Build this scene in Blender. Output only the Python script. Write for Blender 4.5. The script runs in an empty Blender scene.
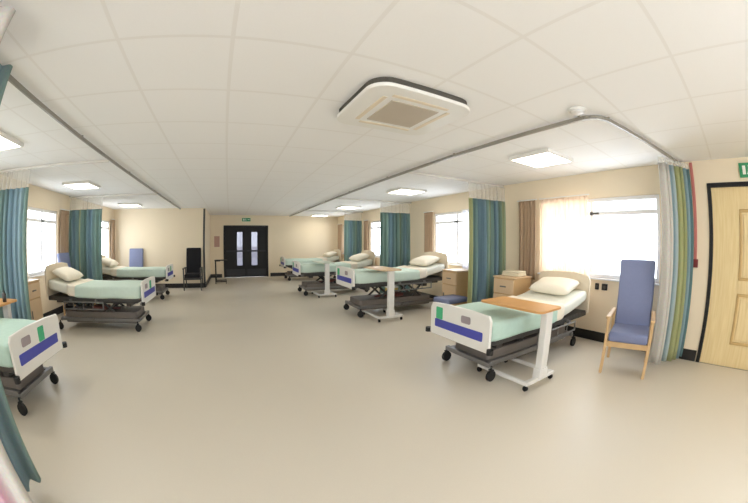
import bpy, bmesh, math, random
from mathutils import Vector, Matrix
random.seed(4)
sc = bpy.context.scene
COL = sc.collection
PI = math.pi

# ---------------------------------------------------------------- materials
def lin(c):
    return tuple(((v/255)/12.92 if v/255 <= .04045 else ((v/255+.055)/1.055)**2.4) for v in c)

def mat(name, rgb, rough=.6, metal=0., var=0., scale=8., bump=0., trans=0., emit=None, estr=0.):
    m = bpy.data.materials.new(name); m.use_nodes = True
    nt = m.node_tree; b = nt.nodes['Principled BSDF']
    c = (*lin(rgb), 1)
    b.inputs['Base Color'].default_value = c
    b.inputs['Roughness'].default_value = rough
    b.inputs['Metallic'].default_value = metal
    if trans: b.inputs['Transmission Weight'].default_value = trans
    if emit:
        b.inputs['Emission Color'].default_value = (*lin(emit), 1)
        b.inputs['Emission Strength'].default_value = estr
    tc = nt.nodes.new('ShaderNodeTexCoord')
    n = nt.nodes.new('ShaderNodeTexNoise'); n.inputs['Scale'].default_value = scale; n.inputs['Detail'].default_value = 5
    nt.links.new(tc.outputs['Object'], n.inputs['Vector'])
    if var:
        mx = nt.nodes.new('ShaderNodeMix'); mx.data_type = 'RGBA'
        mx.inputs[6].default_value = tuple(v*(1-var) for v in c[:3])+(1,)
        mx.inputs[7].default_value = tuple(min(1, v*(1+var)) for v in c[:3])+(1,)
        nt.links.new(n.outputs['Fac'], mx.inputs[0]); nt.links.new(mx.outputs[2], b.inputs['Base Color'])
    if bump:
        bp = nt.nodes.new('ShaderNodeBump'); bp.inputs['Strength'].default_value = bump; bp.inputs['Distance'].default_value = .01
        nt.links.new(n.outputs['Fac'], bp.inputs['Height']); nt.links.new(bp.outputs['Normal'], b.inputs['Normal'])
    return m

M = dict(
    wall=mat('wall_paint', (236, 221, 195), .75, var=.03, scale=2, bump=.02),
    skirting=mat('black_skirting', (26, 24, 23), .45, var=.1),
    track=mat('track_metal', (150, 146, 136), .4, .3, var=.05),
    headcream=mat('cream_headboard', (228, 214, 190), .5, var=.04),
    paletrack=mat('pale_track', (216, 212, 204), .45, var=.03),
    white=mat('white_enamel', (226, 224, 220), .35, var=.03),
    offwhite=mat('white_plastic', (236, 234, 228), .4, var=.02),
    grey=mat('grey_steel', (128, 126, 124), .4, .5, var=.08),
    dgrey=mat('dark_steel', (74, 72, 70), .45, .4, var=.1),
    black=mat('black_rubber', (20, 19, 20), .6, var=.1),
    blackfab=mat('black_fabric', (13, 13, 20), .85, var=.2, scale=60, bump=.1),
    mattress=mat('mattress_cover', (226, 226, 214), .6, var=.03, bump=.15),
    aqua=mat('aqua_blanket', (190, 217, 205), .85, var=.08, scale=18, bump=.3),
    paleaqua=mat('pale_aqua_blanket', (206, 224, 212), .85, var=.06, scale=18, bump=.3),
    linen=mat('pillow_linen', (240, 232, 215), .85, var=.03, scale=7, bump=.4),
    bluestrip=mat('blue_panel', (70, 76, 172), .4, var=.05),
    green=mat('green_label', (70, 178, 128), .5, var=.05),
    cut=mat('grey_insert', (160, 148, 150), .5, var=.05),
    pinkbits=mat('red_brown_motor', (120, 70, 62), .5, var=.1),
    bluefab=mat('blue_vinyl', (122, 130, 164), .55, var=.06, scale=30, bump=.05),
    darkblue=mat('dark_blue_vinyl', (88, 94, 140), .55, var=.06, scale=30),
    beech=mat('beech_wood', (206, 172, 126), .45, var=.1, scale=12),
    orange=mat('warm_wood_top', (210, 158, 98), .4, var=.1, scale=10),
    paletop=mat('pale_green_top', (196, 208, 192), .45, var=.04),
    peach=mat('peach_laminate', (216, 188, 152), .45, var=.05, scale=6),
    brown=mat('brown_drape', (165, 140, 115), .85, var=.06, scale=25),
    frame=mat('window_upvc', (238, 238, 240), .35, var=.02),
    exitg=mat('exit_green', (38, 120, 78), .5, emit=(38, 120, 78), estr=.25),
    red=mat('red_conduit', (188, 112, 104), .5, var=.08),
    darkred=mat('dark_red_plastic', (120, 40, 40), .45, var=.05),
    notice=mat('pinkish_notice', (190, 152, 138), .7, var=.1, scale=30),
    doorblack=mat('black_door_paint', (9, 9, 11), .6, var=.1),
    pushbar=mat('push_plate', (46, 46, 50), .5, .2, var=.1),
    cover=mat('grey_brown_cover', (112, 104, 98), .55, var=.1),
    grille=mat('grille_beige', (190, 178, 160), .6, var=.04),
    gapshade=mat('gap_shade', (82, 78, 70), .7, var=.1),
    lilac=mat('lilac_towel', (150, 148, 190), .9, var=.08, scale=40, bump=.2),
    cream=mat('cream_towel', (225, 215, 190), .9, var=.06, scale=40, bump=.2),
    lamp=mat('lamp_diffuser', (255, 252, 240), .5, emit=(255, 246, 228), estr=6.),
)

# pine door
def pine():
    m = mat('pine_door_wood', (222, 196, 138), .45)
    nt = m.node_tree; b = nt.nodes['Principled BSDF']
    tc = nt.nodes.new('ShaderNodeTexCoord'); mp = nt.nodes.new('ShaderNodeMapping')
    mp.inputs['Scale'].default_value = (14, 14, 1.2)
    n = nt.nodes.new('ShaderNodeTexNoise'); n.inputs['Scale'].default_value = 2.5; n.inputs['Detail'].default_value = 6
    r = nt.nodes.new('ShaderNodeValToRGB')
    r.color_ramp.elements[0].position = .35; r.color_ramp.elements[0].color = (*lin((222, 198, 146)), 1)
    r.color_ramp.elements[1].position = .7; r.color_ramp.elements[1].color = (*lin((232, 211, 162)), 1)
    L = nt.links.new
    L(tc.outputs['Object'], mp.inputs[0]); L(mp.outputs[0], n.inputs['Vector']); L(n.outputs['Fac'], r.inputs[0]); L(r.outputs[0], b.inputs['Base Color'])
    return m
M['pine'] = pine()
M['pinedark'] = mat('pine_panel_moulding', (196, 164, 108), .5, var=.08)

def floor_mat():
    m = mat('vinyl_floor', (206, 190, 162), .3)
    nt = m.node_tree; b = nt.nodes['Principled BSDF']; L = nt.links.new
    tc = nt.nodes.new('ShaderNodeTexCoord')
    n = nt.nodes.new('ShaderNodeTexNoise'); n.inputs['Scale'].default_value = 90; n.inputs['Detail'].default_value = 3
    n2 = nt.nodes.new('ShaderNodeTexNoise'); n2.inputs['Scale'].default_value = .7; n2.inputs['Detail'].default_value = 3
    L(tc.outputs['Object'], n.inputs['Vector']); L(tc.outputs['Object'], n2.inputs['Vector'])
    r = nt.nodes.new('ShaderNodeValToRGB')
    r.color_ramp.elements[0].position = .2; r.color_ramp.elements[0].color = (*lin((210, 201, 185)), 1)
    r.color_ramp.elements[1].position = .8; r.color_ramp.elements[1].color = (*lin((216, 208, 193)), 1)
    ad = nt.nodes.new('ShaderNodeMath'); ad.operation = 'MULTIPLY_ADD'; ad.inputs[1].default_value = .5
    hf = nt.nodes.new('ShaderNodeMath'); hf.operation = 'MULTIPLY'; hf.inputs[1].default_value = .5
    L(n2.outputs['Fac'], hf.inputs[0]); L(n.outputs['Fac'], ad.inputs[0]); L(hf.outputs[0], ad.inputs[2])
    b.inputs['Specular IOR Level'].default_value = .35
    L(ad.outputs[0], r.inputs[0]); L(r.outputs[0], b.inputs['Base Color'])
    mr = nt.nodes.new('ShaderNodeMapRange'); mr.inputs[3].default_value = .34; mr.inputs[4].default_value = .4
    L(n2.outputs['Fac'], mr.inputs[0]); L(mr.outputs[0], b.inputs['Roughness'])
    return m
M['floor'] = floor_mat()

def ceiling_mat():
    m = mat('ceiling_tile', (226, 220, 208), .85)
    nt = m.node_tree; b = nt.nodes['Principled BSDF']; L = nt.links.new
    tc = nt.nodes.new('ShaderNodeTexCoord'); sp = nt.nodes.new('ShaderNodeSeparateXYZ'); L(tc.outputs['Object'], sp.inputs[0])
    def line(sock, off):
        a = nt.nodes.new('ShaderNodeMath'); a.operation = 'SUBTRACT'; a.inputs[1].default_value = off; L(sock, a.inputs[0])
        p = nt.nodes.new('ShaderNodeMath'); p.operation = 'PINGPONG'; p.inputs[1].default_value = .325; L(a.outputs[0], p.inputs[0])
        c = nt.nodes.new('ShaderNodeMath'); c.operation = 'LESS_THAN'; c.inputs[1].default_value = .012; L(p.outputs[0], c.inputs[0])
        return c.outputs[0]
    x = line(sp.outputs[0], -.094); y = line(sp.outputs[1], .15)
    mxx = nt.nodes.new('ShaderNodeMath'); mxx.operation = 'MAXIMUM'; L(x, mxx.inputs[0]); L(y, mxx.inputs[1])
    n = nt.nodes.new('ShaderNodeTexNoise'); n.inputs['Scale'].default_value = 120; L(tc.outputs['Object'], n.inputs['Vector'])
    r = nt.nodes.new('ShaderNodeValToRGB')
    r.color_ramp.elements[0].color = (*lin((243, 242, 240)), 1); r.color_ramp.elements[1].color = (*lin((247, 246, 245)), 1)
    L(n.outputs['Fac'], r.inputs[0])
    mx = nt.nodes.new('ShaderNodeMix'); mx.data_type = 'RGBA'; mx.inputs[7].default_value = (*lin((238, 236, 233)), 1)
    L(r.outputs[0], mx.inputs[6]); L(mxx.outputs[0], mx.inputs[0]); L(mx.outputs[2], b.inputs['Base Color'])
    bp = nt.nodes.new('ShaderNodeBump'); bp.inputs['Strength'].default_value = .15; bp.inputs['Distance'].default_value = .003
    L(mxx.outputs[0], bp.inputs['Height']); L(bp.outputs[0], b.inputs['Normal'])
    return m
M['ceiling'] = ceiling_mat()

def glass(name='window_glass', tint=(.93, .95, .95)):
    m = bpy.data.materials.new(name); m.use_nodes = True; nt = m.node_tree
    for n in list(nt.nodes): nt.nodes.remove(n)
    o = nt.nodes.new('ShaderNodeOutputMaterial'); t = nt.nodes.new('ShaderNodeBsdfTransparent'); g = nt.nodes.new('ShaderNodeBsdfGlossy')
    t.inputs[0].default_value = (*tint, 1); g.inputs['Roughness'].default_value = .03
    mx = nt.nodes.new('ShaderNodeMixShader'); mx.inputs[0].default_value = .07
    nt.links.new(t.outputs[0], mx.inputs[1]); nt.links.new(g.outputs[0], mx.inputs[2]); nt.links.new(mx.outputs[0], o.inputs[0])
    return m
M['glass'] = glass()
M['tinted'] = glass('dimmed_door_glass', (.22, .22, .24))  # glass darkened so the bright sky behind passes for a dimmer corridor

def sheer(name, rgb, t=.45, tl=.35):
    m = bpy.data.materials.new(name); m.use_nodes = True; nt = m.node_tree
    for n in list(nt.nodes): nt.nodes.remove(n)
    c = (*lin(rgb), 1)
    o = nt.nodes.new('ShaderNodeOutputMaterial'); tr = nt.nodes.new('ShaderNodeBsdfTransparent')
    d = nt.nodes.new('ShaderNodeBsdfDiffuse'); d.inputs[0].default_value = c
    l = nt.nodes.new('ShaderNodeBsdfTranslucent'); l.inputs[0].default_value = c
    a = nt.nodes.new('ShaderNodeMixShader'); a.inputs[0].default_value = tl
    b = nt.nodes.new('ShaderNodeMixShader'); b.inputs[0].default_value = t
    nt.links.new(d.outputs[0], a.inputs[1]); nt.links.new(l.outputs[0], a.inputs[2])
    nt.links.new(a.outputs[0], b.inputs[1]); nt.links.new(tr.outputs[0], b.inputs[2]); nt.links.new(b.outputs[0], o.inputs[0])
    return m
M['mesh'] = sheer('curtain_mesh_header', (235, 232, 225), .72, .3)
M['voile'] = sheer('cream_voile', (248, 232, 214), .12, .5)
M['voilewhite'] = sheer('white_voile', (240, 240, 245), .25, .5)

def stripes(name, stops, trans=.2):
    m = bpy.data.materials.new(name); m.use_nodes = True; nt = m.node_tree; L = nt.links.new
    b = nt.nodes['Principled BSDF']; b.inputs['Roughness'].default_value = .85
    uv = nt.nodes.new('ShaderNodeTexCoord'); sp = nt.nodes.new('ShaderNodeSeparateXYZ'); L(uv.outputs['UV'], sp.inputs[0])
    r = nt.nodes.new('ShaderNodeValToRGB'); e = r.color_ramp.elements; r.color_ramp.interpolation = 'LINEAR'
    for i, (p, c) in enumerate(stops):
        if i < 2: k = e[i]; k.position = p
        else: k = e.new(p)
        k.color = (*lin(c), 1)
    L(sp.outputs[0], r.inputs[0])
    n = nt.nodes.new('ShaderNodeTexNoise'); n.inputs['Scale'].default_value = 60; L(uv.outputs['Object'], n.inputs['Vector'])
    mx = nt.nodes.new('ShaderNodeMix'); mx.data_type = 'RGBA'; mx.blend_type = 'MULTIPLY'; mx.inputs[0].default_value = .25
    L(r.outputs[0], mx.inputs[6]); L(n.outputs['Color'], mx.inputs[7]); L(mx.outputs[2], b.inputs['Base Color'])
    tl = nt.nodes.new('ShaderNodeBsdfTranslucent'); L(mx.outputs[2], tl.inputs[0])
    ms = nt.nodes.new('ShaderNodeMixShader'); ms.inputs[0].default_value = trans
    L(b.outputs[0], ms.inputs[1]); L(tl.outputs[0], ms.inputs[2]); L(ms.outputs[0], nt.nodes['Material Output'].inputs[0])
    return m
TEAL, BLUE, LIME, DTEAL, SKY, WH, PINK = (140, 170, 160), (128, 158, 174), (188, 192, 142), (122, 152, 144), (162, 190, 200), (232, 228, 220), (226, 178, 196)
C_A = stripes('teal_blue_curtain', [(0, LIME), (.07, LIME), (.12, DTEAL), (.3, BLUE), (.42, BLUE), (.5, TEAL), (.56, LIME), (.6, TEAL), (.72, BLUE), (.82, DTEAL), (.93, LIME), (1, TEAL)])
C_B = stripes('deep_teal_curtain', [(0, DTEAL), (.2, TEAL), (.35, BLUE), (.5, DTEAL), (.62, TEAL), (.66, LIME), (.7, DTEAL), (.85, BLUE), (1, TEAL)])
C_N = stripes('pale_striped_curtain', [(0, WH), (.28, WH), (.34, SKY), (.42, (206, 216, 214)), (.5, LIME), (.6, (200, 206, 150)), (.68, LIME), (.74, TEAL), (.82, SKY), (.9, BLUE), (1, (96, 140, 130))], .3)
C_L = stripes('blue_teal_curtain', [(0, DTEAL), (.3, TEAL), (.6, BLUE), (.85, SKY), (1, TEAL)])
C_P = stripes('pink_white_curtain', [(0, WH), (.12, WH), (.2, PINK), (.5, (238, 214, 222)), (.7, PINK), (.85, WH), (1, PINK)])

# ---------------------------------------------------------------- mesh builder
class MB:
    def __init__(s): s.bm = bmesh.new(); s.uvl = None
    def box(s, x0, x1, y0, y1, z0, z1, bev=0., seg=2, rot=None, about=None):
        n0 = set(s.bm.verts)
        v = bmesh.ops.create_cube(s.bm, size=1)['verts']
        c = Vector(((x0+x1)/2, (y0+y1)/2, (z0+z1)/2))
        for q in v: q.co = Vector((q.co.x*(x1-x0), q.co.y*(y1-y0), q.co.z*(z1-z0)))+c
        if bev:
            es = list({e for q in v for e in q.link_edges})
            bmesh.ops.bevel(s.bm, geom=es, offset=min(bev, .49*min(x1-x0, y1-y0, z1-z0)), segments=seg, affect='EDGES', profile=.5)
        if rot is not None:
            new = [q for q in s.bm.verts if q not in n0]
            a = Vector(about) if about else c
            bmesh.ops.rotate(s.bm, verts=new, cent=a, matrix=rot)
        return s
    def cyl(s, a, b, r, r2=None, n=12):
        a, b = Vector(a), Vector(b); d = b-a
        v = bmesh.ops.create_cone(s.bm, cap_ends=True, segments=n, radius1=r, radius2=r if r2 is None else r2, depth=d.length)['verts']
        m = Matrix.Translation((a+b)/2) @ d.to_track_quat('Z', 'Y').to_matrix().to_4x4()
        for q in v: q.co = m @ q.co
        return s
    def tube(s, pts, r, n=8):
        for a, b in zip(pts, pts[1:]): s.cyl(a, b, r, n=n)
        for p in pts[1:-1]:
            v = bmesh.ops.create_uvsphere(s.bm, u_segments=n, v_segments=6, radius=r)['verts']
            for q in v: q.co += Vector(p)
        return s
    def prism(s, pts, axis, a, b, bev=0.):
        """outline pts (2D) extruded along axis from a to b"""
        def P(p, t):
            return {'x': (t, p[0], p[1]), 'y': (p[0], t, p[1]), 'z': (p[0], p[1], t)}[axis]
        va = [s.bm.verts.new(P(p, a)) for p in pts]; vb = [s.bm.verts.new(P(p, b)) for p in pts]
        fs = [s.bm.faces.new(va), s.bm.faces.new(list(reversed(vb)))]
        n = len(pts)
        for i in range(n): fs.append(s.bm.faces.new((va[i], vb[i], vb[(i+1) % n], va[(i+1) % n])))
        bmesh.ops.recalc_face_normals(s.bm, faces=fs)
        if bev:
            es = {e for f in fs[:2] for e in f.edges}
            bmesh.ops.bevel(s.bm, geom=list(es), offset=bev, segments=2, affect='EDGES', profile=.5)
        return s
    def build(s, name, m, parent=None, smooth=False):
        me = bpy.data.meshes.new(name); s.bm.to_mesh(me); s.bm.free()
        me.materials.append(m)
        if smooth:
            for p in me.polygons: p.use_smooth = True
        o = bpy.data.objects.new(name, me); COL.objects.link(o)
        if parent: o.parent = parent
        return o

def rrect(x0, x1, y0, y1, r, n=4):
    out = []
    for cx, cy, a in ((x1-r, y1-r, 0), (x0+r, y1-r, 90), (x0+r, y0+r, 180), (x1-r, y0+r, 270)):
        for k in range(n+1):
            t = math.radians(a+90*k/n); out.append((cx+r*math.cos(t), cy+r*math.sin(t)))
    return out

def tag(o, label, cat, group=None, kind='thing'):
    o['label'] = label; o['category'] = cat; o['kind'] = kind
    if group: o['group'] = group
    return o
def thing(name, label, cat, loc=(0, 0, 0), rz=0., group=None):
    o = bpy.data.objects.new(name, None); COL.objects.link(o); o.location = loc; o.rotation_euler = (0, 0, rz)
    o.empty_display_size = .1
    return tag(o, label, cat, group)
def struct(o, label=None):
    o['kind'] = 'structure'
    if label: o['label'] = label
    return o
def kids(o): return [c for c in COL.objects if c.parent == o]
def dup(root, loc, rz, label, group=None):
    def cp(o, par):
        c = o.copy(); COL.objects.link(c); c.parent = par
        for k in kids(o): cp(k, c)
        return c
    r = cp(root, None); r.location = loc; r.rotation_euler = (0, 0, rz); r['label'] = label
    if group: r['group'] = group
    return r

# ---------------------------------------------------------------- room
XL, XR, YF, YB, H = -4.0, 4.5, 12.95, -2.6, 2.44
XC, YL = -.85, 10.2          # left bay ends at YL, corridor continues between XC and XR
T = .15
def wall_with_holes(name, axis, pos, thick, a0, a1, holes, m=None, z1=H):
    """wall in plane axis=pos..pos+thick, spanning a0..a1; holes = [(h0,h1,z0,z1)]"""
    b = MB()
    def bx(p0, p1, z0, z1):
        if p1-p0 < 1e-4 or z1-z0 < 1e-4: return
        if axis == 'x': b.box(min(pos, pos+thick), max(pos, pos+thick), p0, p1, z0, z1)
        else: b.box(p0, p1, min(pos, pos+thick), max(pos, pos+thick), z0, z1)
    cur = a0
    for h0, h1, z0, zt in sorted(holes):
        bx(cur, h0, 0, z1); bx(h0, h1, 0, z0); bx(h0, h1, zt, z1); cur = h1
    bx(cur, a1, 0, z1)
    return struct(b.build(name, m or M['wall']))

RW = [(1.0, 3.1, .92, 2.06), (4.55, 6.12, .92, 2.06), (8.0, 9.7, .92, 2.06), (11.1, 12.3, .92, 2.06)]
LW = [(1.9, 3.3, .86, 2.06), (5.2, 6.45, .86, 2.06), (8.3, 9.85, .86, 2.06)]
DOOR = (-1.1, .21)
struct(MB().box(XL-T, XR+T, YB-T, YF+T, -.1, 0).build('floor', M['floor']))
struct(MB().box(XL-T, XR+T, YB-T, YF+T, H, H+.1).build('ceiling', M['ceiling']))
wall_with_holes('wall_right', 'x', XR, T, YB, YF+T, RW+[(DOOR[0], DOOR[1], 0, 2.1)])
wall_with_holes('wall_left', 'x', XL, -T, YB, YL+T, LW)
wall_with_holes('wall_far', 'y', YF, T, XC-T, XR, [(-.3, 1.52, 0, 2.04)])
wall_with_holes('wall_back', 'y', YB, -T, XL-T, XR+T, [(-2.6, 2.6, .9, 2.3)])
wall_with_holes('wall_far_left', 'y', YL, T, XL, XC, [])
wall_with_holes('wall_left_far', 'x', XC-T, T, YL+T, YF, [])
# baseboards
b = MB(); b.box(XR-.015, XR, .28, YF, 0, .14, .004); struct(b.build('baseboard_right', M['skirting']))
b = MB(); b.box(XR-.015, XR, YB, -1.16, 0, .14, .004); struct(b.build('baseboard_right_rear', M['skirting']))
b = MB(); b.box(1.6, XR-.016, YF-.015, YF, 0, .14, .004); struct(b.build('baseboard_far', M['skirting']))
b = MB(); b.box(XC, -.38, YF-.015, YF, 0, .14, .004); struct(b.build('baseboard_far_left', M['skirting']))
b = MB(); b.box(XL+.016, XC, YL-.015, YL, 0, .14, .004); struct(b.build('baseboard_left_end', M['skirting']))
b = MB(); b.box(XL, XL+.015, YB, YL, 0, .14, .004); struct(b.build('baseboard_left', M['skirting']))
b = MB(); b.box(XC, XC+.015, YL+.04, YF-.016, 0, .14, .004); struct(b.build('baseboard_left_far', M['skirting']))
# dark edge trim on the corner where the left bay ends
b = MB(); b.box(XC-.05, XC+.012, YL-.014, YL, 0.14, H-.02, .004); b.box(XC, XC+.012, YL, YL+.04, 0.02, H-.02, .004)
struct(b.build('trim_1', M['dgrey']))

# windows
def window(n, side, y0, y1, z0, z1, trans_z=1.84, mull=None):
    e = bpy.data.objects.new('window_%d' % n, None); COL.objects.link(e); struct(e)
    x = XR if side > 0 else XL
    e.location = (x, (y0+y1)/2, z0)
    w = (y1-y0)/2; h = z1-z0; tz = trans_z-z0
    a, c = (.03, .1) if side > 0 else (-.1, -.03)
    f = .055
    b = MB()
    b.box(a, c, -w, -w+f, 0, h, .006); b.box(a, c, w-f, w, 0, h, .006)
    b.box(a, c, -w+f, w-f, 0, f, .006); b.box(a, c, -w+f, w-f, h-f, h, .006)
    b.box(a, c, -w+f, w-f, tz-.03, tz+.03, .006)
    for m_ in (mull or []): b.box(a, c, m_-(y0+y1)/2-.03, m_-(y0+y1)/2+.03, f, h-f, .006)
    b.build('window_frame', M['frame'], e)
    xx = (a+c)/2
    MB().box(xx-.004, xx+.004, -w+f, w-f, f, h-f).build('window_pane', M['glass'], e)
    s0, s1 = (-.04, .03) if side > 0 else (-.03, .04)
    MB().box(s0, s1, -w-.02, w+.02, -.025, 0, .006).build('window_sill', M['frame'], e)
    # transom stay handle
    hx = .015 if side > 0 else -.03
    MB().box(hx, hx+.015, -.05, .05, tz-.01, tz+.012, .003).build('window_handle', M['dgrey'], e)
    return e
window(1, 1, *RW[0], mull=[2.13]); window(2, 1, *RW[1], mull=[5.3]); window(3, 1, *RW[2], mull=[8.85]); window(4, 1, *RW[3])
window(5, -1, *LW[0]); window(6, -1, *LW[1], mull=[5.8]); window(7, -1, *LW[2], mull=[9.1])
e = bpy.data.objects.new('window_8', None); COL.objects.link(e); struct(e); e.location = (0, YB, .9)  # unseen rear window, added and sized to bring in fill daylight
b = MB()
for x0, x1 in ((-2.6, -2.54), (-.9, -.84), (.84, .9), (2.54, 2.6)): b.box(x0, x1, -.1, -.03, 0, 1.4)
b.box(-2.54, 2.54, -.1, -.03, 0, .06); b.box(-2.54, 2.54, -.1, -.03, 1.34, 1.4); b.build('window_frame', M['frame'], e)
MB().box(-2.54, 2.54, -.068, -.062, .06, 1.34).build('window_pane', M['glass'], e)

# pine door in the right wall, black frame
e = bpy.data.objects.new('door_1', None); COL.objects.link(e); struct(e); e.location = (XR, 0, 0)
b = MB(); b.box(-.02, .1, DOOR[1], DOOR[1]+.055, 0, 2.155, .004); b.box(-.02, .1, DOOR[0]-.055, DOOR[0], 0, 2.155, .004); b.box(-.02, .1, DOOR[0], DOOR[1], 2.1, 2.155, .004)
b.build('door_frame', M['doorblack'], e)
y0, y1 = DOOR[0]+.004, DOOR[1]-.004
b = MB(); b.box(.005, .045, y0-.003, y1+.003, .003, 2.099, .002)
b.build('door_leaf', M['pine'], e)
MB().box(-.01, .12, DOOR[0], DOOR[1], -.02, .0025).build('door_threshold', M['track'], e)
for (pz0, pz1) in ((.28, .88), (1.03, 1.84)):
    for (py0, py1) in ((y0+.12, -.64), (-.54, -.19)):
        b = MB()
        for q in ((py0, py1, pz0, pz0+.035), (py0, py1, pz1-.035, pz1), (py0, py0+.035, pz0+.035, pz1-.035), (py1-.035, py1, pz0+.035, pz1-.035)):
            b.box(-.012, .006, q[0], q[1], q[2], q[3], .006)
        p = b.build('door_panel', M['pinedark'], e)
        MB().box(-.006, .006, py0+.06, py1-.06, pz0+.06, pz1-.06, .006).build('raised_panel', M['pine'], p)
b = MB(); b.cyl((.005, y0+.06, 1.0), (-.05, y0+.06, 1.0), .01); b.cyl((-.05, y0+.05, 1.0), (-.05, y0+.17, 1.0), .01); b.build('door_handle', M['grey'], e)

# far black double door
def far_leaf(n, x0, x1, px0, px1, hx):
    e = bpy.data.objects.new('door_%d' % n, None); COL.objects.link(e); struct(e); e.location = ((x0+x1)/2, YF, 0)
    c = (x0+x1)/2; a0, a1, p0, p1 = x0-c, x1-c, px0-c, px1-c
    b = MB(); b.box(a0, p0, .02, .065, .005, 2.0); b.box(p1, a1, .02, .065, .005, 2.0); b.box(p0, p1, .02, .065, .005, .46); b.box(p0, p1, .02, .065, 1.78, 2.0)
    b.build('door_leaf', M['doorblack'], e)
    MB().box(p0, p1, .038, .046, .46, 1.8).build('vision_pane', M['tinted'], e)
    b = MB(); b.box(a0+.06, a1-.06, -.035, -.01, 1.0, 1.06, .008); b.box(a0+.07, a0+.1, -.012, .022, 1.01, 1.05); b.box(a1-.1, a1-.07, -.012, .022, 1.01, 1.05)
    b.build('push_bar', M['pushbar'], e)
    MB().box(a0+.05, a1-.05, .014, .0205, .06, .32).build('kick_plate', M['pushbar'], e)
far_leaf(2, -.2495, .6095, .25, .47, .5); far_leaf(3, .6105, 1.4695, .84, 1.08, .7)
b = MB(); b.box(-.3, -.25, -.02, .12, 0, 2.04, .004); b.box(1.47, 1.52, -.02, .12, 0, 2.04, .004); b.box(-.25, 1.47, -.02, .12, 2.002, 2.04, .004)
o = b.build('trim_2', M['doorblack']); o.location = (0, YF, 0); struct(o)

# ---------------------------------------------------------------- exit signs
def exit_sign(loc, rz, label, w=.32, h=.16):
    t = thing('exit_sign', label, 'sign', loc, rz, 'green exit signs')
    MB().box(-w/2, w/2, 0, .03, 0, h, .005).build('sign_body', M['exitg'], t)
    # white running figure, door and arrow
    b = MB()
    b.box(-w*.36, -w*.22, -.003, 0, h*.2, h*.8)
    b.cyl((-w*.06, -.003, h*.76), (-w*.06, 0, h*.76), h*.07)
    b.box(-w*.1, -w*.02, -.003, 0, h*.42, h*.68, rot=Matrix.Rotation(.3, 3, 'Y'))
    b.box(-w*.14, -w*.1, -.003, 0, h*.18, h*.44, rot=Matrix.Rotation(.6, 3, 'Y')); b.box(-w*.02, w*.02, -.003, 0, h*.2, h*.44, rot=Matrix.Rotation(-.5, 3, 'Y'))
    b.box(w*.14, w*.36, -.003, 0, h*.46, h*.56)
    b.prism([(w*.28, h*.3), (w*.42, h*.51), (w*.28, h*.72)], 'y', -.003, 0)
    b.build('pictogram', M['offwhite'], t)
    return t
exit_sign((.62, YF-.031, 2.2), 0, 'small green exit sign above the black double doors', .34, .13)
exit_sign((XR-.031, -.42, 2.2), -PI/2, 'green exit sign on the cream wall above the pine door', .34, .17)

# ---------------------------------------------------------------- ceiling lamps
def lamp(x, y, label, group='square ceiling lamps over the bed bays'):
    t = thing('ceiling_lamp', label, 'ceiling lamp', (x, y, H), 0, group)
    b = MB(); s = .3
    for q in ((-s, s, -s, -s+.025), (-s, s, s-.025, s), (-s, -s+.025, -s+.025, s-.025), (s-.025, s, -s+.025, s-.025)): b.box(q[0], q[1], q[2], q[3], -.045, -.001, .004)
    b.build('lamp_frame', M['offwhite'], t)
    MB().box(-s+.025, s-.025, -s+.025, s-.025, -.04, -.015, .004).build('lamp_diffuser', M['lamp'], t)
    return t
lamp0 = lamp(3.3, 2.2, 'glowing square ceiling lamp nearest the camera, above the bed by the bright window')
for x, y, l in ((3.36, 5.5, 'glowing square ceiling lamp over the second bed on the window side'),
                (3.42, 8.9, 'glowing ceiling lamp over the third bed on the window side'),
                (3.45, 12.1, 'small distant ceiling lamp near the end wall, over the last window-side bed'),
                (-2.8, 2.7, 'ceiling lamp at the left picture edge, over the nearest left bed'),
                (-2.95, 5.6, 'glowing ceiling lamp over the second bed on the left side'),
                (-2.97, 8.9, 'glowing ceiling lamp over the far left bed by the blue chair')):
    dup(lamp0, (x, y, H), 0, l)
for x, y in ((.4, -1.4), (3.4, -1.5), (-2.6, -1.5)):  # unseen lamp panels added behind the camera as fill for the near ceiling
    dup(lamp0, (x, y, H), 0, 'added unseen fill lamp panel behind the camera position')

# air conditioning cassette
t = thing('air_conditioner', 'square ceiling air conditioning cassette with dark edge gap and beige grille', 'air conditioner', (1.18, 1.98, H), math.radians(1))
s = .39
b = MB(); b.prism(rrect(-s-.03, s+.03, -s, s, .14, 8), 'z', -.075, -.045, .008); b.build('panel', M['offwhite'], t)
gr = MB().box(-.2, .2, -.2, .2, -.081, -.074, .004).build('intake_grille', M['grille'], t)
for q in ((-.23, .23, -.285, -.25), (-.23, .23, .25, .285), (-.285, -.25, -.23, .23), (.25, .285, -.23, .23)):
    MB().box(q[0], q[1], q[2], q[3], -.078, -.074, .001).build('air_flap', M['headcream'], t)
b = MB(); b.prism(rrect(-s-.018, s+.018, -s+.012, s-.012, .14, 8), 'z', -.046, -.001); b.build('body', M['gapshade'], t)  # body coloured dark to give the shadow gap above the panel

# smoke detector at the track corner
t = thing('smoke_detector', 'small round white detector on the ceiling by the curtain track corner', 'smoke detector', (2.26, 1.10, H))
b = MB(); b.cyl((0, 0, -.018), (0, 0, -.001), .075, .08, 24); b.build('detector_base', M['offwhite'], t, True)
b = MB(); b.cyl((0, 0, -.032), (0, 0, -.018), .045, .065, 24); b.build('detector_head', M['white'], t, True)

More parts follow.
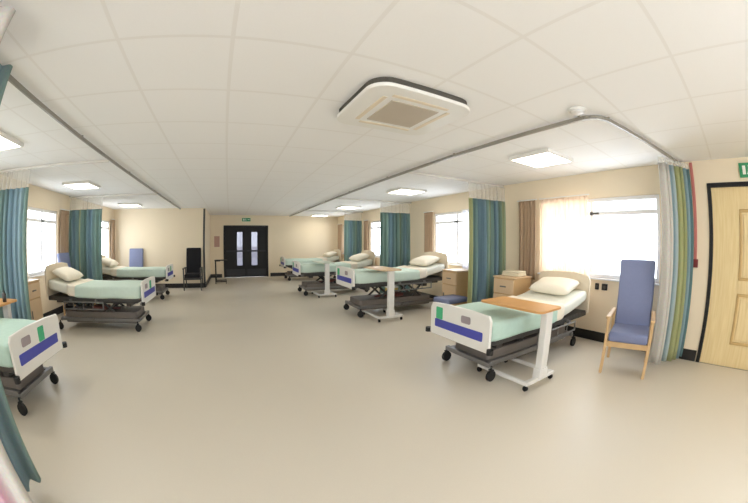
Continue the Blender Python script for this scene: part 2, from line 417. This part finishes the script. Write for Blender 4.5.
# ---------------------------------------------------------------- curtain tracks
def track(pts, label, z=H-.03, m='track'):
    t = thing('curtain_track', label, 'curtain track', (pts[0][0], pts[0][1], z), 0, 'ceiling curtain tracks')
    o = Vector((pts[0][0], pts[0][1], 0))
    q = [Vector((p[0], p[1], 0))-o for p in pts]
    b = MB()
    for a, c in zip(q, q[1:]):
        d = (c-a); L = d.length; ang = math.atan2(d.y, d.x); mid = (a+c)/2
        b.box(mid.x-L/2, mid.x+L/2, mid.y-.011, mid.y+.011, -.016, .016, rot=Matrix.Rotation(ang, 3, 'Z'))
    b.build('rail', M[m], t)
    for a, c in zip(q, q[1:]):
        if (c-a).length < .3: continue
        n = max(1, int((c-a).length/1.5))
        for k in range(n+1):
            p = a.lerp(c, k/n); MB().cyl((p.x, p.y, .014), (p.x, p.y, .029), .012, n=8).build('ceiling_fixing', M['track'], t)
    return t
def corner(p, c, q, r=.18, n=6):
    """rounded corner p-c-q"""
    p, c, q = Vector(p), Vector(c), Vector(q); a = c+(p-c).normalized()*r; e = c+(q-c).normalized()*r
    return [tuple(((1-t)**2*a+2*t*(1-t)*c+t*t*e)) for t in [k/n for k in range(n+1)]]
track([(2.38, 12.8)]+corner((2.38, 12.8), (2.38, .97), (XR-.02, .62))+[(XR-.02, .62)], 'long curtain track along the front of the window-side beds, turning at the near bay')
track([(-1.65, 10.15)]+[(-1.65, 1.2)]+[(-1.62, .2)], 'long dark curtain track along the front of the left-hand beds')
for y, l in ((3.9, 'between the first and second window-side beds'), (7.1, 'between the second and third window-side beds'), (10.25, 'between the third and last window-side beds')):
    track([(2.42, y), (XR-.02, y)], 'short cross track on the ceiling '+l, m='paletrack')
for y, l in ((3.95, 'between the first and second left beds'), (6.95, 'between the second and third left beds')):
    track([(-1.69, y), (XL+.02, y)], 'short cross track on the ceiling '+l, m='paletrack')

# ---------------------------------------------------------------- curtains
def cloth(name, p0, p1, zt, zb, folds, amp, m, parent, seed=0, flare=1.3, rev=False, nz=14):
    rnd = random.Random(seed); ph = [rnd.uniform(0, 6) for _ in range(4)]
    p0, p1 = Vector((*p0, 0)), Vector((*p1, 0)); d = p1-p0; L = d.length; nrm = Vector((-d.y, d.x, 0))/L
    N = folds*8; bm = bmesh.new(); uvl = bm.loops.layers.uv.new('UVMap')
    grid = []
    for j in range(nz+1):
        v = j/nz; z = zt+(zb-zt)*v; row = []
        for i in range(N+1):
            u = i/N; w = u*folds*2*PI
            a = amp*(.6+.4*flare*v)*(1+.35*math.sin(w*.23+ph[0]))
            off = a*math.sin(w+.5*math.sin(w*.37+ph[1])+.25*v*math.sin(ph[2]+u*5))
            su = u+.012*math.sin(2*w+ph[3])*(u*(1-u)*4)
            p = p0+d*su+nrm*off
            row.append(bm.verts.new((p.x, p.y, z+(.006*math.sin(w*.5) if j == nz else 0))))
        grid.append(row)
    for j in range(nz):
        for i in range(N):
            f = bm.faces.new((grid[j][i], grid[j][i+1], grid[j+1][i+1], grid[j+1][i])); f.smooth = True
            us = [i/N, (i+1)/N, (i+1)/N, i/N]; vs = [1-j/nz, 1-j/nz, 1-(j+1)/nz, 1-(j+1)/nz]
            for l, a, c in zip(f.loops, us, vs): l[uvl].uv = ((1-a) if rev else a, c)
    me = bpy.data.meshes.new(name); bm.to_mesh(me); bm.free(); me.materials.append(m)
    o = bpy.data.objects.new(name, me); COL.objects.link(o); o.parent = parent
    s = o.modifiers.new('thickness', 'SOLIDIFY'); s.thickness = .003
    return o
def curtain(p0, p1, ztop, zbot, folds, amp, m, label, seed=1, rev=False, zmesh=H-.05, name='privacy_curtain', cat='curtain', group='bay privacy curtains'):
    t = thing(name, label, cat, (p0[0], p0[1], 0), 0, group)
    q1 = (p1[0]-p0[0], p1[1]-p0[1])
    cloth('curtain_fabric', (0, 0), q1, ztop, zbot, folds, amp, m, t, seed, rev=rev)
    if zmesh and zmesh-ztop > .03:
        cloth('mesh_header', (0, 0), q1, zmesh, ztop-.005, folds, amp*.5, M['mesh'], t, seed, flare=1.3)
    return t
curtain((3.86, .82), (4.42, .50), 2.32, .06, 7, .05, C_N, 'pale curtain with lime and blue stripes gathered beside the pine door', 3, zmesh=H-.05)
curtain((3.58, 3.9), (4.44, 3.84), 2.13, .1, 9, .05, C_A, 'teal and blue curtain with lime edges behind the bedside locker by the nearest bed', 5)
curtain((3.58, 7.1), (4.44, 7.1), 2.13, .1, 8, .05, C_B, 'dark teal curtain hanging behind the second window-side bed', 8)
curtain((3.80, 10.25), (4.44, 10.25), 2.12, .1, 6, .05, C_B, 'small distant teal curtain beside the last window on the window side', 9)
curtain((-3.95, 3.95), (-3.05, 3.95), 2.15, .1, 8, .05, C_L, 'blue and teal curtain at the left picture edge before the second left window', 11)
curtain((-3.95, 6.95), (-3.03, 6.95), 2.13, .1, 8, .05, C_B, 'teal curtain gathered by the left wall behind the second left bed', 13, rev=True)
curtain((-1.46, 1.40), (-1.80, .95), 2.36, .06, 5, .035, C_L, 'blue teal curtain edge curving up the extreme left border', 15, rev=True, zmesh=None)
curtain((-1.17, .96), (-1.62, .45), 2.38, .05, 5, .03, C_P, 'white and pink curtain cut off in the lower left corner', 17, zmesh=None)

# window drapes (tan gathered, sheer)
def drape(p0, p1, zt, zb, folds, amp, m, label, seed, name='window_drape', group='drapes at the windows'):
    t = thing(name, label, 'curtain', (p0[0], p0[1], 0), 0, group)
    cloth('drape_fabric', (0, 0), (p1[0]-p0[0], p1[1]-p0[1]), zt, zb, folds, amp, m, t, seed)
    MB().cyl((0, -.03 if p1[1] > p0[1] else .03, zt+.012), (0, p1[1]-p0[1]+(.03 if p1[1] > p0[1] else -.03), zt+.012), .01).build('drape_rail', M['offwhite'], t)
    return t
drape((4.43, 2.14), (4.43, 3.03), 2.1, .84, 9, .018, M['voile'], 'cream sheer curtain drawn over the far half of the nearest window', 21)
drape((4.42, 3.13), (4.42, 3.5), 2.1, .8, 5, .025, M['brown'], 'tan drape gathered at the far side of the nearest window', 22)
drape((4.42, 6.05), (4.42, 6.4), 2.1, .95, 4, .025, M['brown'], 'tan drape beside the second window on the window side', 23)
drape((4.42, 9.68), (4.42, 10.0), 2.1, .95, 4, .025, M['brown'], 'tan drape beside the third window on the window side', 24)
drape((4.42, 12.2), (4.42, 12.7), 2.1, .75, 4, .025, M['brown'], 'tan drape near the end wall corner at the last window', 25)
drape((4.42, 4.5), (4.42, 5.0), 2.05, .5, 5, .025, M['voilewhite'], 'white sheer drape at the near side of the second window', 26)
drape((XL+.08, 6.45), (XL+.08, 6.85), 2.1, .85, 4, .025, M['brown'], 'tan drape beside the second window on the left wall', 27)
drape((XL+.08, 9.85), (XL+.08, 10.12), 2.1, .85, 4, .025, M['brown'], 'tan drape in the far left corner beside the last left window', 28)

# ---------------------------------------------------------------- beds
def caster(parent, x, y, r=.055, name='caster'):
    b = MB(); b.cyl((x, y-.016, r), (x, y+.016, r), r, n=16); b.cyl((x, y, r+.01), (x, y, r*2+.045), .012)
    b.box(x-.02, x+.02, y-.026, y+.026, r*2-.005, r*2+.012, .004)
    return b.build(name, M['black'], parent)

def make_bed(loc, rz, label, blanket, cover=(0.02, 1.45), rise=.12, lift=0., lab=(.25, .36), ins=(-.2, -.06)):
    Z = lift
    t = thing('hospital_bed', label, 'hospital bed', loc, rz, 'adjustable hospital beds in the bays')
    b = MB()
    for y in (-.3, .3): b.box(.1, 1.84, y-.025, y+.025, .15, .2, .005)
    for x in (.12, 1.05, 1.82): b.box(x-.025, x+.025, -.36, .36, .15, .2, .005)
    b.build('base_frame', M['grey'], t)
    for x in (.13, 1.85):
        for y in (-.37, .37): caster(t, x, y, .06)
    for y in (-.24, .24):
        b = MB()
        b.tube([(.45, y, .2), (.95, y, .42+Z)], .022); b.tube([(1.65, y, .2), (1.15, y, .42+Z)], .022)
        b.tube([(.95, y, .2), (.5, y, .42+Z)], .022); b.tube([(1.2, y, .2), (1.6, y, .42+Z)], .022)
        b.build('lift_arm', M['dgrey'], t)
    b = MB(); b.box(.85, 1.2, -.12, .12, .25, .36, .02); b.cyl((.6, 0, .3), (.85, 0, .3), .03); b.build('lift_motor', M['pinkbits'], t)
    b = MB()
    for y in (-.42, .42): b.box(.0, 2.03, y-.02, y+.02, .42, .47, .005)
    for x in (.02, .7, 1.3, 2.0): b.box(x-.02, x+.02, -.4, .4, .42, .46, .005)
    b.box(.0, 2.03, -.43, .43, .47, .485)
    b.build('deck_frame', M['dgrey'], t)
    MB().prism(rrect(.16, 1.76, -.28, .28, .05), 'z', .11, .3, .015).build('base_cover', M['cover'], t)
    b = MB(); b.box(.1, 1.9, -.34, .34, .37+Z, .42+Z, .01)
    for x in (.3, 1.6): b.box(x-.05, x+.05, -.3, .3, .31+Z, .38+Z, .01)
    b.build('under_tray', M['dgrey'], t)
    # mattress with raised head
    def mz(x): return rise*max(0, (x-1.25)/.8)**1.3
    def slab(name, x0, x1, y0, y1, z0, z1, m, parent, n=18, infl=0., drop=0.):
        bm = bmesh.new(); rows = []
        prof = rrect(y0, y1, z0-drop, z1, .045, 3)
        for i in range(n+1):
            x = x0+(x1-x0)*i/n; dz = mz(x); sc_ = .94 if i in (0, n) else 1.
            cy, cz = (y0+y1)/2, (z0+z1)/2
            rows.append([bm.verts.new((x, cy+(p[0]-cy)*(1 if i not in (0, n) else .985), cz+(p[1]-cz)*sc_+dz+.004*math.sin(x*9+p[0]*7))) for p in prof])
        for a, c in zip(rows, rows[1:]):
            for k in range(len(prof)):
                f = bm.faces.new((a[k], a[(k+1) % len(prof)], c[(k+1) % len(prof)], c[k])); f.smooth = True
        bm.faces.new(rows[0]); bm.faces.new(list(reversed(rows[-1])))
        bmesh.ops.recalc_face_normals(bm, faces=bm.faces[:])
        me = bpy.data.meshes.new(name); bm.to_mesh(me); bm.free(); me.materials.append(m)
        o = bpy.data.objects.new(name, me); COL.objects.link(o); o.parent = parent; return o
    slab('mattress', .02, 2.0, -.44, .44, .487, .64, M['mattress'], t)
    slab('blanket', cover[0], cover[1], -.462, .462, .5, .655, blanket, t, drop=.04)
    # turned-back sheet edge
    slab('sheet_fold', cover[1]-.05, cover[1]+.14, -.464, .464, .5, .662, M['linen'], t, n=5, drop=.03)
    # footboard
    f = MB().prism([(-.47, .38), (-.45, .365), (.45, .365), (.47, .38), (.47, .68), (.44, .725), (.2, .74), (-.2, .74), (-.44, .725), (-.47, .68)], 'x', -.055, -.02, .008).build('footboard', M['offwhite'], t)
    MB().prism(rrect(-.38, .38, .465, .555, .012), 'x', -.0605, -.054).build('blue_panel', M['bluestrip'], f)
    MB().prism(rrect(*lab, .56, .69, .01), 'x', -.0615, -.054).build('green_label', M['green'], f)
    for s in (-1, ): MB().prism(rrect(*ins, .595, .67, .02), 'x', -.0595, -.054).build('handle_insert', M['cut'], f)
    for y in (-.5, .5): MB().cyl((-.06, y, .37), (-.06, y, .42), .034, n=14).build('bumper_wheel', M['black'], f)
    b = MB(); b.box(-.05, .02, -.45, .45, .36, .4, .01); b.build('foot_rail', M['grey'], t)
    h = MB().prism([(-.46, .45), (.46, .45), (.46, .9), (.42, .97), (.2, 1.0), (-.2, 1.0), (-.42, .97), (-.46, .9)], 'x', 2.035, 2.07, .008).build('headboard', M['headcream'], t)
    for s in (-1, 1):
        b = MB(); y = s*.485
        b.tube([(.75, y, .3), (.75, y, .41), (1.62, y, .41), (1.62, y, .3), (.75, y, .3)], .012)
        for x in (.97, 1.18, 1.4): b.cyl((x, y, .3), (x, y, .41), .008)
        for x in (.9, 1.47): b.box(x-.02, x+.02, min(y, s*.44), max(y, s*.44), .41, .45)
        b.build('side_rail', M['grey'], t)
    upper = ('deck_frame', 'mattress', 'blanket', 'sheet_fold', 'footboard', 'foot_rail', 'headboard', 'side_rail', )
    for o in kids(t):
        if o.name.split('.')[0] in upper: o.location.z += Z
    return t

def pillow_mesh(w, d, h):
    bm = bmesh.new(); bmesh.ops.create_grid(bm, x_segments=14, y_segments=20, size=1)
    top = list(bm.verts)
    g = bmesh.ops.duplicate(bm, geom=bm.faces[:]+bm.edges[:]+bm.verts[:])
    low = [v for v in g['geom'] if isinstance(v, bmesh.types.BMVert)]
    for s, vs in ((1, top), (-1, low)):
        for v in vs:
            x, y = v.co.x, v.co.y
            k = (max(0, (1-x**4)*(1-y**4)))**.5
            pin = 1-.06*(1-abs(x))*abs(y)**2
            v.co = Vector((x*w/2*(1-.05*y*y), y*d/2*pin, s*h/2*k*(1+.06*math.sin(5*y+3*x))))
    bmesh.ops.remove_doubles(bm, verts=bm.verts[:], dist=1e-4)
    bmesh.ops.recalc_face_normals(bm, faces=bm.faces[:])
    for f in bm.faces: f.smooth = True
    me = bpy.data.meshes.new('pillow'); bm.to_mesh(me); bm.free(); me.materials.append(M['linen']); return me
PM = pillow_mesh(.42, .68, .15)
def pillow(loc, rz, label, tilt=.35):
    o = bpy.data.objects.new('pillow', PM); COL.objects.link(o); o.location = loc
    o.rotation_mode = 'XYZ'; o.rotation_euler = (0, -tilt, rz)
    return tag(o, label, 'pillow', 'pillows at the bed heads')

BEDS_R = [(2.18, 2.45, 0.), (2.16, 5.7, .18), (1.78, 8.4, .14), (1.95, 11.65, .1)]
BEDS_L = [(-2.02, 2.6, 0.), (-1.53, 5.5, .08), (-1.72, 8.5, .1)]
BR = ['hospital bed with pale green cover and blue foot panel, nearest to the bright window',
      'second hospital bed on the window side, raised high before the dark teal curtain',
      'third hospital bed on the window side, with a white table post beside it',
      'farthest hospital bed on the window side near the end wall']
BL = ['nearest left hospital bed, blue panelled footboard cut by the left picture edge',
      'second left hospital bed seen from the side with white and pale green covers',
      'far left hospital bed in front of the blue chair and end wall']
for i, (x, y, lf) in enumerate(BEDS_R):
    make_bed((x, y, 0), 0, BR[i], M['aqua'] if i < 1 else M['paleaqua'], (0., 1.2) if i < 1 else (0., 1.4), .14, lf)
    pillow((x+1.78, y, .815+lf), 0, 'cream pillow at the head of the %s window-side bed' % ['nearest', 'second', 'third', 'farthest'][i], .3)
for i, (x, y, lf) in enumerate(BEDS_L):
    o = make_bed((x, y, 0), PI, BL[i], M['aqua'] if i < 1 else M['paleaqua'], (0., 1.2) if i < 1 else (0., 1.4), .12, lf, (-.12, -.01), (.14, .3))
    if i < 2: o.scale = ((.94, .93)[i], 1, 1)
    pillow((x-(1.64 if i < 2 else 1.76), y, .815+lf), PI, 'cream pillow at the head of the %s left bed' % ['nearest', 'second', 'farthest'][i])

# ---------------------------------------------------------------- overbed tables
def make_table(loc, rz, label, top=M['orange'], frame=M['white'], name='overbed_table', lift=0.):
    t = thing(name, label, 'overbed table', loc, rz, 'overbed tables on castors')
    b = MB(); b.box(-.055, .055, -.04, .04, .09, .76+lift, .012); b.build('column', frame, t)
    MB().box(-.066, .066, -.05, .05, .08, .2, .012).build('column_sleeve', frame, t)
    b = MB(); b.box(-.24, .24, -.03, .03, .06, .1, .01)
    for x in (-.22, .22): b.box(x-.022, x+.022, -.03, .68, .06, .095, .008)
    b.build('base', frame, t)
    for x, y in ((-.22, 0), (.22, 0), (-.22, .66), (.22, .66)):
        c = MB(); c.cyl((x-.012, y, .028), (x+.012, y, .028), .028, n=14); c.box(x-.016, x+.016, y-.012, y+.012, .045, .065); c.build('caster', M['black'], t)
    MB().box(-.06, .06, -.03, .3, .74+lift, .765+lift, .005).build('top_bracket', frame, t)
    o = MB().prism(rrect(-.2, .2, -.06, .76, .05), 'z', .767+lift, .79+lift, .004).build('tabletop', top, t)
    return t
tab = make_table((2.62, 1.68, 0), 0, 'overbed table with orange wooden top and white column across the nearest bed')
make_table((2.66, 4.86, 0), 0, 'overbed table with white column at the second window-side bed', M['peach'], lift=.13)
make_table((2.36, 7.6, 0), 0, 'overbed table with white column at the third window-side bed', M['paletop'], lift=.09)
dup(tab, (-3.05, 3.36, 0), PI, 'overbed table behind the nearest left footboard')
dt = make_table((-.55, 11.2, 0), -PI/2, 'small black table on a pedestal by the black double doors', M['black'], M['black'], name='side_table')
dt['category'] = 'table'; dt.scale = (1.0, .55, 1.0)
del dt['group']

# ---------------------------------------------------------------- lockers
def make_locker(loc, rz, label):
    t = thing('bedside_locker', label, 'bedside cabinet', loc, rz, 'wooden bedside lockers')
    b = MB(); b.box(-.22, .22, -.22, .22, .08, .84, .006); b.build('body', M['beech'], t)
    MB().box(-.235, .235, -.235, .235, .84, .865, .008).build('cabinet_top', M['peach'], t)
    d = MB().box(-.24, -.22, -.21, .21, .1, .58, .004).build('door', M['peach'], t)
    MB().box(-.255, -.24, .13, .15, .3, .42, .004).build('handle', M['grey'], d)
    d = MB().box(-.24, -.22, -.21, .21, .6, .82, .004).build('drawer', M['peach'], t)
    MB().box(-.255, -.24, -.06, .06, .7, .72, .004).build('handle', M['grey'], d)
    for x in (-.19, .19):
        for y in (-.19, .19):
            c = MB(); c.cyl((x, y-.012, .03), (x, y+.012, .03), .03, n=12); c.box(x-.014, x+.014, y-.014, y+.014, .05, .082); c.build('caster', M['black'], t)
    return t
lk = make_locker((4.12, 3.38, 0), 0, 'peach bedside locker between the nearest bed and the teal striped curtain')
dup(lk, (4.1, 4.75, 0), 0, 'wooden bedside locker beyond the second window-side bed')
dup(lk, (4.18, 9.35, 0), 0, 'wooden bedside locker near the third window')
dup(lk, (-3.7, 4.65, 0), PI, 'tan bedside locker under the left window, beside the second left bed')
dup(lk, (-3.7, 7.6, 0), PI, 'wooden locker beside the far left bed behind the teal curtain')

# ---------------------------------------------------------------- chairs
def make_chair(loc, rz, label, fab=M['bluefab'], wood=M['beech'], name='patient_chair', group='high-backed patient chairs'):
    """faces -x"""
    t = thing(name, label, 'chair', loc, rz, group)
    MB().box(-.27, .22, -.24, .24, .37, .48, .03, 3).build('seat', fab, t, True)
    R = Matrix.Rotation(math.radians(11), 3, 'Y')
    MB().box(.2, .28, -.24, .24, .44, 1.24, .03, 3, rot=R, about=(.24, 0, .44)).build('backrest', fab, t, True)
    for y in (-.265, .265):
        MB().prism([(-.27, 0), (-.23, 0), (-.215, .62), (-.255, .62)], 'y', y-.018, y+.018, .004).build('leg', wood, t)
        MB().prism([(.3, 0), (.34, 0), (.27, .62), (.23, .62)], 'y', y-.018, y+.018, .004).build('leg', wood, t)
        b = MB(); b.box(-.3, .28, y-.027, y+.027, .62, .65, .01, 3); b.build('armrest', wood, t)
    b = MB()
    for y in (-.265, .265): b.box(-.235, .27, y-.012, y+.012, .32, .37, .004)
    b.box(-.25, -.22, -.25, .25, .31, .37, .004); b.box(.2, .23, -.25, .25, .31, .37, .004)
    b.build('seat_frame', wood, t)
    return t
ch = make_chair((3.7, 1.12, 0), math.radians(14), 'tall blue vinyl patient chair with beech arms beside the pale striped curtain')
t = thing('footstool', 'low blue vinyl footstool on wooden legs beyond the teal striped curtain', 'footstool', (3.62, 4.38, 0), .1)
MB().box(-.25, .25, -.2, .2, .34, .43, .03, 3).build('cushion', M['bluefab'], t, True)
MB().box(-.23, .23, -.18, .18, .29, .34, .005).build('stool_frame', M['beech'], t)
for x in (-.21, .21):
    for y in (-.16, .16): MB().box(x-.018, x+.018, y-.018, y+.018, 0, .29, .004).build('leg', M['beech'], t)
dup(ch, (-3.1, 9.75, 0), math.radians(95), 'small distant blue high-backed chair by the end wall')
dup(ch, (-3.4, 6.36, 0), PI, 'blue chair back showing between the left window and the teal curtain')
make_chair((-1.2, 9.82, 0), math.radians(90), 'black high-backed chair standing against the cream end wall', M['blackfab'], M['dgrey'], name='black_chair', group=None)

# ---------------------------------------------------------------- small things
t = thing('fire_alarm_point', 'red vertical conduit with a call point on the wall beside the pine door', 'fire alarm', (XR, .47, 1.15))
MB().box(-.03, 0, -.022, .022, .1, 1.27, .004).build('conduit', M['red'], t)
b = MB().box(-.05, 0, -.045, .045, 0, .1, .008).build('call_point', M['darkred'], t)
for y, l in ((1.86, 'black wall socket under the window sill, closer to the blue chair'), (1.99, 'smaller dark wall socket under the window sill, closer to the pillow')):
    s = .045 if y < 1.9 else .03
    t = thing('wall_socket', l, 'socket', (XR, y, .80), 0, 'dark sockets under the window')
    MB().box(-.03, 0, -s, s, -.045, .045, .006).build('socket_plate', M['black'], t)
    MB().box(-.034, -.029, -s*.5, s*.5, -.02, .02, .003).build('socket_face', M['dgrey'], t)
t = thing('notice_sign', 'small pinkish notice on the wall left of the black doors', 'notice', (-.57, YF-.006, 1.2))
MB().box(-.11, .11, 0, .006, 0, .42, .002).build('notice_board', M['notice'], t)
# folded towels and items
def towel(loc, rz, m, label, w=.26, d=.34, h=.08):
    b = MB()
    for k in range(3): b.box(-w/2+.004*k, w/2-.003*k, -d/2+.003*k, d/2-.005*k, k*h/3+.001, (k+1)*h/3, .012, 3)
    o = b.build('folded_towel', m, None, True); o.location = loc; o.rotation_euler = (0, 0, rz)
    return tag(o, label, 'towel', 'folded towels')
towel((4.15, 3.38, .866), .1, M['cream'], 'cream folded towel on the peach locker by the teal curtain')
towel((-3.7, 7.6, .866), .3, M['lilac'], 'lilac folded towel on the locker in the far left bay')
# small items on the left overbed table
def bottle(loc, m, label, h=.14, r=.03):
    t = thing('plastic_bottle', label, 'bottle', loc, 0, 'small bottles on the left overbed table')
    b = MB(); b.cyl((0, 0, 0.001), (0, 0, h*.75), r, n=16); b.cyl((0, 0, h*.75), (0, 0, h*.88), r, r*.4, 16); b.build('bottle_body', m, t, True)
    MB().cyl((0, 0, h*.88), (0, 0, h), r*.45, n=12).build('bottle_cap', M['black'], t)
    return t
bottle((-2.98, 3.0, .79), M['darkred'], 'dark red bottle on the table behind the left footboard')
bottle((-2.93, 3.2, .79), M['dgrey'], 'dark grey bottle beside the red one on the left table', .12)
# yellow clinical bin under second bed region
t = thing('waste_bin', 'small yellow bin on the floor behind the second window-side bed', 'bin', (3.55, 6.45, 0))
b = MB(); b.prism(rrect(-.12, .12, -.1, .1, .02), 'z', .0, .34); b.build('bin_body', mat('yellow_plastic', (214, 186, 96), .5, var=.05), t)
MB().prism(rrect(-.13, .13, -.11, .11, .02), 'z', .34, .37).build('bin_lid', M['white'], t)

# ---------------------------------------------------------------- light
w = bpy.data.worlds.new('World'); sc.world = w; w.use_nodes = True
bg = w.node_tree.nodes['Background']; bg.inputs[0].default_value = (*lin((242, 246, 255)), 1); bg.inputs[1].default_value = 5.5
def portal(loc, rot, sx, sy):
    l = bpy.data.lights.new('daylight_portal', 'AREA'); l.shape = 'RECTANGLE'; l.size = sx; l.size_y = sy
    l.cycles.is_portal = True
    o = bpy.data.objects.new('daylight_portal', l); COL.objects.link(o); o.location = loc; o.rotation_euler = rot
for y0, y1, z0, z1 in RW: portal((XR+.14, (y0+y1)/2, (z0+z1)/2), (0, PI/2, 0), z1-z0, y1-y0)
for y0, y1, z0, z1 in LW: portal((XL-.14, (y0+y1)/2, (z0+z1)/2), (0, -PI/2, 0), z1-z0, y1-y0)
portal((0, YB-.14, 1.6), (PI/2, 0, 0), 5.2, 1.4)

# ---------------------------------------------------------------- camera (wide fisheye lens)
yaw, pitch, roll = .4476, -.0316, .0032
f = Vector((math.sin(yaw)*math.cos(pitch), math.cos(yaw)*math.cos(pitch), math.sin(pitch)))
r = Vector((math.cos(yaw), -math.sin(yaw), 0)); u = r.cross(f)
r, u = math.cos(roll)*r+math.sin(roll)*u, -math.sin(roll)*r+math.cos(roll)*u
cam = bpy.data.cameras.new('camera'); co = bpy.data.objects.new('camera', cam); COL.objects.link(co)
m3 = Matrix((r, u, -f)).transposed(); co.matrix_world = Matrix.Translation((0, 0, 1.404)) @ m3.to_4x4()
cam.type = 'PANO'; cam.sensor_width = 36; cam.clip_end = 200
K = [0, -0.06469606215940894, -1.8232774624846137e-05, -2.394814956426744e-06, -7.970814221966481e-08]
for tgt in (getattr(cam, 'cycles', None), cam):
    if tgt is not None and hasattr(tgt, 'panorama_type'):
        tgt.panorama_type = 'FISHEYE_LENS_POLYNOMIAL'
        tgt.fisheye_fov = math.radians(300)
        for i, k in enumerate(K): setattr(tgt, 'fisheye_polynomial_k%d' % i, k)
        break
sc.camera = co

sc.view_settings.view_transform = 'Standard'; sc.view_settings.look = 'None'
sc.view_settings.gamma = 1; sc.view_settings.use_curve_mapping = False
sc.view_settings.exposure = 0.68
sc.cycles.max_bounces = 10; sc.cycles.diffuse_bounces = 6; sc.cycles.transparent_max_bounces = 12
sc.cycles.sample_clamp_indirect = 8
